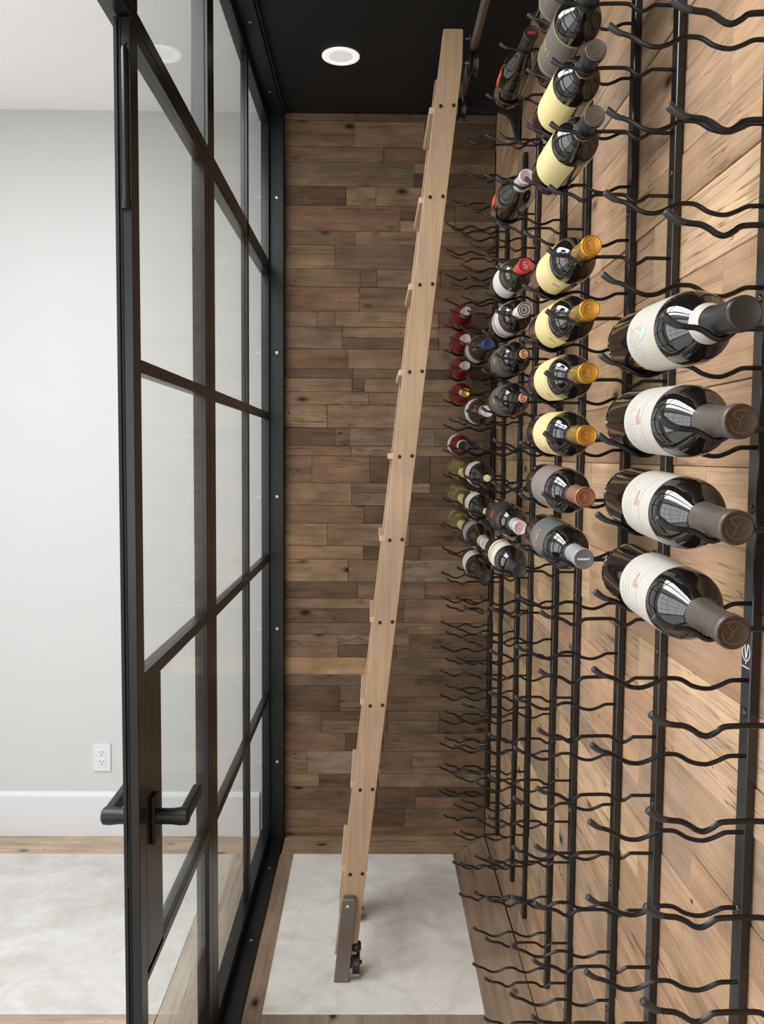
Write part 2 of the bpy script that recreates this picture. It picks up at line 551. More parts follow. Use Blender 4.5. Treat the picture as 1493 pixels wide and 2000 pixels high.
# ------------------------------------------------------------------ setting: white room beyond the glass
o = MB().box(-2.5, XL - 0.001, YB, YB + 0.1, 0, CEIL).build('wall_left', M['white_wall'])
tag(o, 'plain white painted wall beyond the glass screen', None, kind='structure')
o = MB().box(-2.5, -0.45, YB - 0.014, YB - 0.0005, 0.0, 0.165).add(
    [(-2.5, YB - 0.014, 0.165), (-0.45, YB - 0.014, 0.165), (-0.45, YB - 0.005, 0.183), (-2.5, YB - 0.005, 0.183),
     (-2.5, YB - 0.0005, 0.183), (-0.45, YB - 0.0005, 0.183), (-2.5, YB - 0.0005, 0.165), (-0.45, YB - 0.0005, 0.165)],
    [(0, 1, 2, 3), (3, 2, 5, 4), (0, 3, 4, 6), (1, 7, 5, 2), (0, 6, 7, 1), (4, 5, 7, 6)]).build('baseboard_left', M['white_trim'])
tag(o, 'white painted baseboard below the outlet', None, kind='structure')


def wall_with_window(name, axis, pos, thick, a0, a1, w0, w1, z0, z1):
    """plain wall with one opening; axis = normal axis"""
    mb = MB()

    def bx(p0, p1, q0, q1):
        if axis == 1:
            mb.box(p0, p1, pos, pos + thick, q0, q1)
        else:
            mb.box(pos, pos + thick, p0, p1, q0, q1)
    bx(a0, w0, 0, CEIL); bx(w1, a1, 0, CEIL); bx(w0, w1, 0, z0); bx(w0, w1, z1, CEIL)
    return mb.build(name, M['white_wall'])


tag(wall_with_window('wall_rear', 1, -3.3, 0.1, -2.5, 0.57, -2.0, 0.3, 0.3, 2.6), 'white wall behind the camera around a gridded window', None, kind='structure')
tag(wall_with_window('wall_side', 0, -2.5, 0.1, -3.3, YB, -1.7, 2.4, 0.15, 2.7), 'white wall on the far side of the bright room', None, kind='structure')
tag(MB().box(XW + 0.004, XW + 0.1, -3.3, -0.6, 0, CEIL).build('wall_near', M['white_wall']), 'white wall continuing beside the camera', None, kind='structure')


def grid_window(name, axis, pos, a0, a1, z0, z1, na, nz, label):
    w = empty(name, (0, 0, 0))
    tag(w, label, None, kind='structure')
    t = 0.03

    def bar(p0, p1, q0, q1, nm):
        m = MB()
        if axis == 1:
            m.box(p0, p1, pos, pos + 0.04, q0, q1)
        else:
            m.box(pos, pos + 0.04, p0, p1, q0, q1)
        m.build(nm, M['steel'], w)
    for i in range(na + 1):
        a = a0 + (a1 - a0) * i / na
        e = t if i in (0, na) else t * 0.6
        bar(max(a0, a - e), min(a1, a + e), z0, z1, 'window_stile' if i in (0, na) else 'muntin')
    for i in range(nz + 1):
        q = z0 + (z1 - z0) * i / nz
        e = t if i in (0, nz) else t * 0.6
        bar(a0, a1, max(z0, q - e), min(z1, q + e), 'window_rail' if i in (0, nz) else 'muntin')


grid_window('window_2', 1, -3.25, -2.0, 0.3, 0.3, 2.6, 4, 4, 'gridded steel window behind the camera')
grid_window('window_3', 0, -2.44, -1.7, 2.4, 0.15, 2.7, 5, 4, 'gridded steel window across the white room')

o = MB().box(XL + 0.001, XW + 0.1, -0.3, YB + 0.1, CEIL, CEIL + 0.1).build('ceiling', M['black_ceiling'])
tag(o, 'matte black painted ceiling over the wine cellar', None, kind='structure')
mb = MB().box(-2.5, -1.6, -3.3, YB + 0.1, CEIL, CEIL + 0.1).box(-0.5, XL, -3.3, YB + 0.1, CEIL, CEIL + 0.1)
mb.box(-1.6, -0.5, -3.3, 0.2, CEIL, CEIL + 0.1).box(-1.6, -0.5, 2.3, YB + 0.1, CEIL, CEIL + 0.1)  # leaves the unseen opening added for the overhead light
o = mb.box(XL, XW + 0.1, -3.3, -0.3, CEIL, CEIL + 0.1).build('ceiling.001', M['white_ceiling'])
tag(o, 'white ceiling of the room beyond the glass', None, kind='structure')

# ------------------------------------------------------------------ floor: concrete fields framed by timber
fl = MB().box(-2.5, XW + 0.1, -3.3, YB + 0.1, -0.12, -0.012).build('floor', M['gap'])
tag(fl, 'concrete floor framed by flush timber boards', None, kind='structure')


def slab(name, poly, mat, color=None, top=0.0, bot=-0.014):
    return MB().prism(poly, 2, bot, top).build(name, mat, fl, color=color)


g = 0.001
FX0, FX1, FY0, FY1 = -0.297, 0.324, 2.234, 3.175
slab('concrete_panel', [(FX0 + g, FY0 + g), (FX1 - g, FY0 + g), (FX1 - g, FY1 - g), (FX0 + g, FY1 - g)], M['concrete'])
slab('concrete_panel', [(-2.5, FY0 + g), (-0.585 - g, FY0 + g), (-0.585 - g, FY1 - g), (-2.5, FY1 - g)], M['concrete_dimmed'])
slab('concrete_panel', [(-2.5, -3.3), (XW, -3.3), (XW, 2.0), (-2.5, 2.0)], M['concrete_dimmed'])
TANF, BRN, DRK = (0.34, 0.235, 0.145), (0.27, 0.185, 0.125), (0.20, 0.135, 0.095)
# far board, mitred against the board along the rack wall
slab('plank', [(-0.345, FY1 + g), (FX1, FY1 + g), (XW - 0.002, YB - 0.002), (-0.345, YB - 0.002)], M['wood_floor_x'], (0.36, 0.26, 0.155))
slab('plank', [(FX1 + g, 2.06), (XW - 0.001, 2.06), (XW - 0.001, YB - 0.004), (FX1 + g, FY1 - 0.001)], M['wood_floor_y'], (0.36, 0.26, 0.185))
slab('plank', [(-0.350, 2.06), (FX0 - g, 2.06), (FX0 - g, FY1 - g), (-0.350, FY1 - g)], M['wood_floor_y'], (0.30, 0.215, 0.155))
slab('plank', [(FX0, 2.02), (FX1, 2.02), (FX1, FY0 - g), (FX0, FY0 - g)], M['wood_floor_y'], (0.33, 0.255, 0.195))
slab('plank', [(-0.585 + g, 0.9), (-0.452, 0.9), (-0.452, FY1 - g), (-0.585 + g, FY1 - g)], M['wood_floor_y'], (0.40, 0.335, 0.27))
slab('plank', [(-1.7, FY1 + g), (-0.452, FY1 + g), (-0.452, YB - 0.015), (-1.7, YB - 0.015)], M['wood_floor_x'], (0.48, 0.365, 0.27))
slab('plank', [(-2.5, FY1 + g), (-1.702, FY1 + g), (-1.702, YB - 0.015), (-2.5, YB - 0.015)], M['wood_floor_x'], (0.46, 0.36, 0.27))
slab('plank', [(-2.5, 2.06), (-0.587, 2.06), (-0.587, FY0 - g), (-2.5, FY0 - g)], M['wood_floor_x'], (0.47, 0.35, 0.26))
slab('edge_strip', [(FX1 - 0.0035, FY0), (FX1, FY0), (FX1, FY1), (FX1 - 0.0035, FY1)], M['brass_edge'], top=0.0008)
slab('edge_strip', [(FX0, FY0), (FX0 + 0.0022, FY0), (FX0 + 0.0022, FY1), (FX0, FY1)], M['brass_edge'], top=0.0006)
slab('edge_strip', [(FX0, FY1 - 0.0018), (FX1, FY1 - 0.0018), (FX1, FY1), (FX0, FY1)], M['brass_edge'], top=0.0006)

# ------------------------------------------------------------------ glazed steel screen
BARS = [(0.588, 0.612), (1.135, 1.160), (1.690, 1.713)]
PX0, PX1 = -0.4135, -0.4085
w1 = empty('window_1', (XG, 2.088, 0.0))
tag(w1, 'black steel glazed screen with small panes', None, kind='structure')


def sbox(nm, y0, y1, z0, z1, x0=-0.444, x1=XG, parent=w1, mat='steel', bev=0.0012):
    return MB().box(x0, x1, y0, y1, z0, z1).build(nm, M[mat], parent, bevel=bev)


sbox('mullion', 2.090, 2.166, 0.008, 2.835)
sbox('window_stile', 3.272, 3.2995, 0.008, 2.835, -0.432)
sbox('window_rail', 2.166, 3.272, 0.008, 0.054, -0.436)
sbox('window_rail', 2.166, 3.272, 2.808, 2.835, -0.436)
sbox('transom_rail', 2.166, 3.272, 2.243, 2.292, -0.436)
sbox('transom_rail', 0.56, 2.090, 2.268, 2.293, -0.444)
sbox('window_rail', 0.56, 2.090, 2.808, 2.835, -0.436)
sbox('mullion', 1.440, 1.478, 2.293, 2.808)
sbox('window_stile', 0.52, 0.56, 0.008, 2.835)
sbox('muntin', 2.727, 2.757, 0.054, 2.808, -0.424)
for z0, z1 in BARS:
    sbox('muntin', 2.166, 2.727, z0, z1, -0.424)
    sbox('muntin', 2.757, 3.272, z0, z1, -0.424)
zr = [(0.054, 0.588), (0.612, 1.135), (1.160, 1.690), (1.713, 2.243), (2.292, 2.808)]
for z0, z1 in zr:
    for y0, y1 in ((2.166, 2.727), (2.757, 3.272)):
        MB().box(PX0, PX1, y0, y1, z0, z1).build('pane', M['pane'], w1)
for y0, y1 in ((1.478, 2.090), (0.56, 1.440)):
    MB().box(PX0, PX1, y0, y1, 2.293, 2.808).build('pane', M['pane'], w1)
# glazing beads round the transom lights and a slim stop below the transom
for y0, y1 in ((2.166, 2.727), (2.757, 3.272)):
    for z0, z1 in zr:
        sbox('glazing_bead', y0, y1, z1 - 0.006, z1, -0.4085, -0.4045, bev=0)

# door leaf with lock edge towards the camera
dr = empty('door_1', (XG, 2.086, 0.008))
tag(dr, 'black steel glazed door with lever handles', None, kind='structure')


def dbox(nm, y0, y1, z0, z1, x0=-0.430, x1=XG, mat='steel', bev=0.0012, parent=dr):
    return MB().box(x0, x1, y0, y1, z0, z1).build(nm, M[mat], parent, bevel=bev)


dbox('door_stile', 1.432, 1.4755, 0.010, 2.265)
dbox('door_stile', 2.045, 2.087, 0.010, 2.265)
dbox('door_rail', 1.4755, 2.045, 2.243, 2.265)
dbox('door_rail', 1.4755, 2.045, 0.010, 0.070)
for z0, z1 in BARS[1:]:
    dbox('muntin', 1.4755, 2.045, z0, z1)
dbox('muntin', 1.4755, 2.045, *BARS[0])
dbox('lock_panel', 1.4755, 1.588, 0.600, 1.137, -0.427)
for z0, z1 in ((0.070, 0.588), (1.160, 1.690), (1.713, 2.243)):
    MB().box(PX0, PX1, 1.4755, 2.045, z0, z1).build('pane', M['pane'], dr)
MB().box(PX0, PX1, 1.588, 2.045, 0.612, 1.135).build('pane', M['pane'], dr)
dbox('weather_strip', 1.4265, 1.432, 0.010, 2.262, -0.4295, -0.4235, 'gasket', 0.0006)
dbox('weather_strip', 1.4295, 1.432, 0.010, 2.262, -0.4210, -0.4190, 'gasket', 0)
fb = MB().lathe([(0, 0.005), (0.005, 0.0058), (0.245, 0.0058), (0.25, 0.0045)], (-0.4125, 1.4290, 1.965), (0, 0, 1), 14).build('flush_bolt', M['steel'], dr)
MB().lathe([(0, 0.0068), (0.016, 0.0068)], (-0.4125, 1.4285, 1.955), (0, 0, 1), 14).build('bolt_guide', M['steel'], fb)
MB().lathe([(0, 0.0035), (0.002, 0.0035), (0.003, 0.0025)], (-0.4125, 1.4315, 2.222), (0, -1, 0), 12).build('screw', M['screw_dark'], fb)
dbox('latch_plate', 1.4290, 1.4325, 0.790, 0.872, -0.4275, -0.4195, 'gasket', 0.0012)


def lever(side):
    """lever handle: rose plate, neck and return lever; side +1 cellar, -1 white room"""
    h = empty('lever_handle', (0, 0, 0))
    h.parent = dr
    x = XG if side > 0 else -0.430
    s = side
    x0, x1 = sorted((x, x + s * 0.008))
    MB().box(x0, x1, 1.503, 1.538, 0.832, 0.922).build('rose_plate', M['steel_flat'], h, bevel=0.0025, seg=2)
    MB().lathe([(0, 0.0145), (0.03, 0.0145), (0.045, 0.0165), (0.058, 0.0155), (0.061, 0.012)], (x + s * 0.006, 1.522, 0.879),
               (s, 0, 0), 20).build('neck', M['steel_flat'], h)
    xa, xb = sorted((x + s * 0.048, x + s * 0.066))
    MB().box(xa, xb, 1.511, 1.645, 0.866, 0.892).build('lever_arm', M['steel_flat'], h, bevel=0.004, seg=2)
    h.location = (0, 0, 0)
    return h


# children of the handle are given in world coordinates, so the handle sits at the door's origin
lever(1)
lever(-1)
for zc in (0.25, 1.25, 2.05):
    MB().lathe([(0, 0.006), (0.09, 0.006)], (-0.437, 2.0885, zc), (0, 0, 1), 12).build('hinge', M['steel'], dr)

# liner: flat bars round the opening, with countersunk screws
tr = empty('trim_1', (XL, 3.30, 0.0))
tag(tr, 'black flat bar liner with screws round the glass screen', None, kind='structure')
jl = MB().box(XG - 0.03, XL, 3.300, YB - 0.001, 0.0, CEIL - 0.001).build('jamb_liner', M['steel_flat'], tr, bevel=0.0015)
hl = MB().box(XG - 0.041, XL, 0.45, 3.299, 2.836, CEIL - 0.001).build('head_liner', M['steel_flat'], tr, bevel=0.0015)
sl = MB().box(XG - 0.041, XL - 0.002, 0.45, 3.299, -0.012, 0.007).build('sill_liner', M['steel_flat'], tr, bevel=0.0015)


def countersunk(p, ax, parent):
    s = MB().lathe([(0, 0.0058), (0.0012, 0.0058), (0.0016, 0.0048)], p, ax, 14).build('screw', M['screw'], parent)
    q = Vector(p) + Vector(ax) * 0.0015
    MB().lathe([(0, 0.0020), (0.0004, 0.0020)], q, ax, 8).build('screw_socket', M['slot'], s)


for zc in (0.32, 0.86, 1.385, 1.945, 2.535):
    countersunk((-0.3745, 3.2999, zc), (0, -1, 0), jl)
for yc in (0.95, 1.5, 2.05, 2.60, 3.08):
    countersunk((-0.3745, yc, 2.8361), (0, 0, -1), hl)
for yc in (2.0, 2.58, 3.05):
    countersunk((-0.375, yc, 0.0069), (0, 0, 1), sl)

# ------------------------------------------------------------------ recessed downlight
dl = empty('recessed_downlight', (-0.1145, 2.868, CEIL))
tag(dl, 'round white recessed downlight in the black ceiling', 'light')
MB().lathe([(0, 0.0625), (0.003, 0.0622), (0.005, 0.058), (0.0035, 0.046), (0.001, 0.0405)], (-0.1145, 2.868, CEIL), (0, 0, -1), 48, True, False).build('trim_ring', M['lamp_white'], dl)
MB().lathe([(0, 0.0405), (0.0012, 0.040), (0.002, 0.03), (0.0022, 0.001)], (-0.1145, 2.868, CEIL - 0.0008), (0, 0, -1), 40, False, False).build('diffuser', M['lamp_face'], dl)

# ------------------------------------------------------------------ wall outlet
ox, oz = -1.0865, 0.3235
ou = empty('wall_outlet', (ox, YB, oz - 0.057))
tag(ou, 'white double power outlet on the white wall above the baseboard', 'outlet')
MB().box(ox - 0.036, ox + 0.036, YB - 0.006, YB - 0.0002, oz - 0.057, oz + 0.057).build('cover_plate', M['plate'], ou, bevel=0.002, seg=2)
for dz in (0.0195, -0.0195):
    r = MB().box(ox - 0.0165, ox + 0.0165, YB - 0.0075, YB - 0.004, oz + dz - 0.0145, oz + dz + 0.0145).build('receptacle', M['plate'], ou, bevel=0.001)
    for dx, hh in ((-0.0065, 0.0045), (0.0065, 0.0038)):
        MB().box(ox + dx - 0.0011, ox + dx + 0.0011, YB - 0.0079, YB - 0.007, oz + dz + 0.004 - hh, oz + dz + 0.004 + hh).build('slot', M['slot'], r)
    MB().lathe([(0, 0.0024), (0.001, 0.0024)], (ox, YB - 0.007, oz + dz - 0.0075), (0, -1, 0), 10).build('slot', M['slot'], r)

# ------------------------------------------------------------------ wall racks
XF = 0.4565                       # front face of the rack posts
Y_BODY = [1.003, 1.538, 2.094, 2.6415, 3.2225]
Y_NECK = [0.787, 1.3185, 1.867, 2.4225, 2.973]
ROWS = 24


def zb(k):
    return 0.2227 + 0.0963 * k if k <= 10 else 1.1857 + 0.0943 * (k - 10)


BODY_PATH = [(-0.006, 0), (0.012, 0), (0.020, -0.0012), (0.030, -0.006), (0.040, -0.0098), (0.047, -0.0107), (0.056, -0.0097),
             (0.066, -0.0066), (0.074, -0.0018), (0.081, 0.0013), (0.090, 0.0021), (0.099, 0.0014), (0.107, -0.0018),
             (0.117, -0.0067), (0.125, -0.0093), (0.131, -0.0099), (0.139, -0.0090), (0.147, -0.0060), (0.157, -0.0004),
             (0.165, 0.0030), (0.173, 0.0050)]
BODY_TIP = [(0.171, 0.0043), (0.176, 0.0062), (0.181, 0.0094), (0.1855, 0.0128), (0.1875, 0.0143)]
NECK_PATH = [(-0.006, 0), (0.030, 0.0003), (0.036, -0.0008), (0.045, -0.0067), (0.0525, -0.0090), (0.060, -0.0067),
             (0.068, -0.0008), (0.076, 0.0016), (0.100, 0.0015), (0.117, 0.0004), (0.124, -0.0042), (0.130, -0.0076),
             (0.135, -0.0086), (0.141, -0.0066), (0.148, -0.0020), (0.156, 0.0014), (0.164, 0.0022), (0.172, 0.0033)]
NECK_TIP = [(0.170, 0.0030), (0.176, 0.0046), (0.182, 0.0080), (0.187, 0.0120), (0.189, 0.0136)]


def rod_mesh(path, nm):
    return MB().tube(smooth_path([(-d, 0, z) for d, z in path], 3), 0.0029, 8).mesh(nm, M['rod'])


def cap_mesh(path, nm):
    p = smooth_path([(-d, 0, z) for d, z in path], 3)
    n = len(p)
    r = [0.0031 + 0.0010 * min(1, i / (n * 0.55)) for i in range(n)]
    r[-3:] = [0.0041, 0.0035, 0.0022]
    return MB().tube(p, r, 10).mesh(nm, M['rod_cap'])


ROD_B, ROD_N = rod_mesh(BODY_PATH, 'body_rod'), rod_mesh(NECK_PATH, 'neck_rod')
CAP_B, CAP_N = cap_mesh(BODY_TIP, 'end_cap'), cap_mesh(NECK_TIP, 'end_cap')
POST = MB().box(0, 0.0115, -0.0125, 0.0125, 0.174, 2.48).mesh('post', M['rack'], bevel=0.0012)
SCREW = MB().lathe([(0, 0.0062), (0.0012, 0.0060), (0.0024, 0.0045), (0.003, 0.001)], (0, 0, 0), (-1, 0, 0), 14).mesh('screw', M['rack'])
RACK_LABEL = ['black steel wall rack closest to the camera, holding four large cream-label bottles',
              'black steel wall rack holding the yellow-label bottles, second from the camera',
              'black steel wall rack holding the red-capsule bottle, third from the camera',
              'black steel wall rack holding the blue-capsule bottle, fourth from the camera',
              'black steel wall rack against the back wall, holding the pink wine bottles']
for c in range(5):
    rk = empty('wine_rack', (XF, Y_BODY[c], 0.174))
    tag(rk, RACK_LABEL[c], 'wine rack', 'black wall racks along the plank wall')
    rel = -0.174
    for yy, rm, cm, nm, dz in ((Y_BODY[c], ROD_B, CAP_B, 'body_rod', 0.0), (Y_NECK[c], ROD_N, CAP_N, 'neck_rod', 0.012)):
        dy = yy - Y_BODY[c]
        link_copy(POST, 'post', rk, (0, dy, rel))
        for k in range(ROWS):
            r_ = link_copy(rm, nm, rk, (0, dy, rel + zb(k) + dz))
            link_copy(cm, 'end_cap', r_)
        for i in range(-5, 5):
            zz = 1.489 + 0.2487 * i
            if zz < 2.45:
                link_copy(SCREW, 'screw', rk, (0.0002, dy, rel + zz))
    if c == 0:
        # maker's mark printed on the post: a round line drawing of a V in an oval, above a short bar
        y0, z0 = Y_BODY[c], 1.3135
        lg = MB()

        def stroke(pts, w):
            for (a, b), (a2, b2) in zip(pts[:-1], pts[1:]):
                dxy = Vector((a2 - a, b2 - b)); n_ = Vector((-dxy.y, dxy.x)).normalized() * w / 2
                lg.add([(XF - 0.0003, y0 + p[0], z0 + p[1]) for p in ((a + n_.x, b + n_.y), (a2 + n_.x, b2 + n_.y), (a2 - n_.x, b2 - n_.y), (a - n_.x, b - n_.y))]
                       + [(XF + 0.0002, y0 + p[0], z0 + p[1]) for p in ((a + n_.x, b + n_.y), (a2 + n_.x, b2 + n_.y), (a2 - n_.x, b2 - n_.y), (a - n_.x, b - n_.y))],
                       [(0, 1, 2, 3), (4, 7, 6, 5), (0, 4, 5, 1), (1, 5, 6, 2), (2, 6, 7, 3), (3, 7, 4, 0)])
        ov = [(0.0098 * math.cos(math.radians(t)), 0.0115 * math.sin(math.radians(t)) + 0.002) for t in range(-235, 56, 12)]
        stroke(ov, 0.0014)
        stroke([(0.0045, 0.0115), (0.0, -0.0085)], 0.0022)
        stroke([(-0.0045, 0.0115), (0.0, -0.0085)], 0.0022)
        stroke([(0.0, -0.008), (0.0, -0.0135)], 0.0016)
        stroke([(-0.0098, -0.0172), (0.0098, -0.0172)], 0.0013)
        lg.build('printed_mark', M['logo'], rk)

# ------------------------------------------------------------------ library ladder
LD = empty('library_ladder', (-0.06, 2.40, 0.0))
tag(LD, 'leaning oak library ladder with dark bolts and an iron roller foot', 'ladder')
OAK = (0.465, 0.315, 0.195)
SL = 0.1087


def xl(zz):
    return -0.0476 + (zz - 0.5734) * SL


for y0, y1 in ((2.400, 2.430), (2.715, 2.745)):
    zb0, zt, zc = 0.070, 2.728, 2.634
    poly = [(xl(zb0), zb0), (xl(zb0) + 0.065, zb0), (xl(zc) + 0.065, zc), (xl(zc) + 0.066, zt - 0.004), (xl(zc) + 0.062, zt),
            (xl(zt) + 0.003, zt), (xl(zt), zt - 0.004)]
    MB().prism(poly, 1, y0, y1).build('ladder_stile', M['oak'], LD, bevel=0.002, seg=2, color=OAK)
TZ = [2.520, 2.273, 2.0315, 1.788, 1.5485, 1.3088, 1.0697, 0.8243, 0.5734, 0.318]
for zt in TZ:
    x0 = xl(zt)
    MB().box(x0 - 0.0115, x0 + 0.0675, 2.4305, 2.7145, zt - 0.009, zt + 0.009).build('tread', M['oak_y'], LD, bevel=0.003, seg=2, color=(0.56, 0.40, 0.265))
    for dx, dz in ((0.0178, -0.0012), (0.0535, 0.0012)):
        MB().lathe([(0, 0.0052), (0.0015, 0.0052), (0.003, 0.0036), (0.0034, 0.001)], (x0 + dx, 2.400, zt + dz), (0, -1, 0), 14).build('bolt', M['screw_dark'], LD)


def foot(yf, front):
    f = empty('roller_foot', (0, 0, 0))
    f.parent = LD
    s = -1 if front else 1

    def q(zz, d):
        return xl(zz) + d
    ya, yb2 = sorted((yf, yf + s * 0.026))
    # folded iron housing standing proud of the stile
    poly = [(q(0.0, 0.006), 0.0005), (q(0.0, 0.050), 0.0005), (q(0.252, 0.0445), 0.248), (q(0.252, 0.0385), 0.2545),
            (q(0.252, 0.008), 0.2545), (q(0.252, 0.004), 0.250)]
    MB().prism(poly, 1, ya, yb2).build('housing', M['iron'], f, bevel=0.003, seg=2)
    yc = yf + s * 0.026
    MB().lathe([(0, 0.0055), (0.002, 0.005), (0.0032, 0.002)], (q(0.232, 0.021), yc, 0.232), (0, s, 0), 12).build('rivet', M['screw'], f)
    yw = yf - s * 0.022
    xw = q(0.04, 0.056)
    MB().lathe([(0, 0.030), (0.003, 0.034), (0.019, 0.034), (0.022, 0.030)], (xw, yw, 0.0345), (1, 0, 0), 28).build('wheel', M['iron_dark'], f)
    MB().lathe([(0, 0.006), (0.052, 0.006)], (xw - 0.024, yw, 0.0345), (1, 0, 0), 12).build('axle', M['iron_dark'], f)
    MB().prism([(q(0.02, 0.045), 0.018), (q(0.02, 0.056), 0.018), (q(0.13, 0.058), 0.13), (q(0.13, 0.045), 0.13)], 1, min(yw - 0.006, yw + 0.006), max(yw - 0.006, yw + 0.006)).build('fork', M['iron_dark'], f)
    MB().lathe([(0, 0.013), (0.010, 0.016), (0.020, 0.016), (0.026, 0.011)], (q(0.09, 0.050), yf - s * 0.008, 0.092), (1, 0, 0), 20).build('brake_knob', M['iron_dark'], f)
    MB().lathe([(0, 0.0065), (0.02, 0.0065)], (q(0.03, 0.058), yf + s * 0.010, 0.014), (1, 0, 0), 14).build('stop_pin', M['iron'], f)


foot(2.400, True)
foot(2.745, False)

RX_, RZ_ = 0.272, 2.678           # ladder rail axis
for y0, y1 in ((2.400, 2.430), (2.715, 2.745)):
    ym = (y0 + y1) / 2
    hk = empty('rail_hook', (0, 0, 0))
    hk.parent = LD
    MB().box(0.2425, 0.2475, y0 + 0.001, y1 - 0.001, 2.535, 2.727).build('hook_plate', M['iron_dark'], hk, bevel=0.0015)
    MB().lathe([(0, 0.034), (0.002, 0.0345), (0.004, 0.033), (0.009, 0.026), (0.0135, 0.0245), (0.018, 0.026), (0.023, 0.033), (0.025, 0.0345), (0.027, 0.034)],
               (RX_ - 0.0135, ym, RZ_ - 0.0112 - 0.0243), (1, 0, 0), 32).build('grooved_wheel', M['iron_dark'], hk)
    MB().lathe([(0, 0.006), (0.035, 0.006)], (0.246, ym, RZ_ - 0.0355), (1, 0, 0), 12).build('axle', M['iron'], hk)
    MB().lathe([(0, 0.018), (0.002, 0.020), (0.005, 0.020), (0.008, 0.016)], (0.2585, ym, RZ_ + 0.030), (1, 0, 0), 24).build('guide_roller', M['iron_dark'], hk)
    MB().lathe([(0, 0.004), (0.016, 0.004)], (0.246, ym, RZ_ + 0.030), (1, 0, 0), 10).build('axle', M['iron'], hk)

# ------------------------------------------------------------------ ladder rail with wall bracket
LR = empty('ladder_rail', (XW, 2.77, 2.56))
tag(LR, 'dark iron pipe rail below the black ceiling with a curved wall bracket', 'rail')
MB().lathe([(0, 0.009), (0.002, 0.0112), (3.05, 0.0112), (3.052, 0.009)], (RX_, -0.25, RZ_), (0, 1, 0), 20).build('rail_pipe', M['iron'], LR)


def bracket(yc):
    bk = empty('wall_bracket', (0, 0, 0))
    bk.parent = LR
    prof = [(0.4635, 2.565), (0.4535, 2.565), (0.4485, 2.585), (0.443, 2.605), (0.434, 2.630), (0.420, 2.645), (0.400, 2.652), (0.375, 2.650),
            (0.350, 2.650), (0.300, 2.660), (RX_ + 0.010, 2.668), (RX_ + 0.011, 2.690), (0.350, 2.691), (0.400, 2.691), (0.4635, 2.697)]
    MB().prism(prof, 1, yc - 0.008, yc + 0.008).build('arm', M['iron_dark'], bk, bevel=0.002)
    MB().box(0.459, XW - 0.0045, yc - 0.022, yc + 0.022, 2.560, 2.702).build('wall_plate', M['iron_dark'], bk, bevel=0.002)
    MB().lathe([(-0.012, 0.017), (0.012, 0.017)], (RX_, yc, RZ_), (0, 1, 0), 24).build('collar', M['iron_dark'], bk)
    for zz in (2.600, 2.672):
        MB().lathe([(0, 0.006), (0.002, 0.005), (0.003, 0.002)], (0.459, yc - 0.0145, zz), (-1, 0, 0), 12).build('screw', M['screw_dark'], bk)


bracket(2.772)
bracket(0.55)

# ------------------------------------------------------------------ wine bottles
G = {'red': wine_glass('dark_bottle_glass', (0.008, 0.006, 0.005), 0.0, 0.02, 1.75),
     'olive': wine_glass('olive_bottle_glass', (0.022, 0.021, 0.012), 0.0, 0.02, 1.7),
     'rose': wine_glass('rose_wine_glass', (0.40, 0.035, 0.055), 0.78, 0.02, 1.38),
     'white': wine_glass('white_wine_glass', (0.74, 0.64, 0.26), 0.9, 0.02, 1.38),
     'brown': wine_glass('brown_bottle_glass', (0.020, 0.014, 0.009), 0.0, 0.02, 1.65)}
PAINT = {}


def paint(name, col, rough=0.5, metal=0.0, spec=0.5):
    if name not in PAINT:
        PAINT[name] = plain(name, col, rough, metal, spec, noise=0.05, nscale=90)
    return PAINT[name]


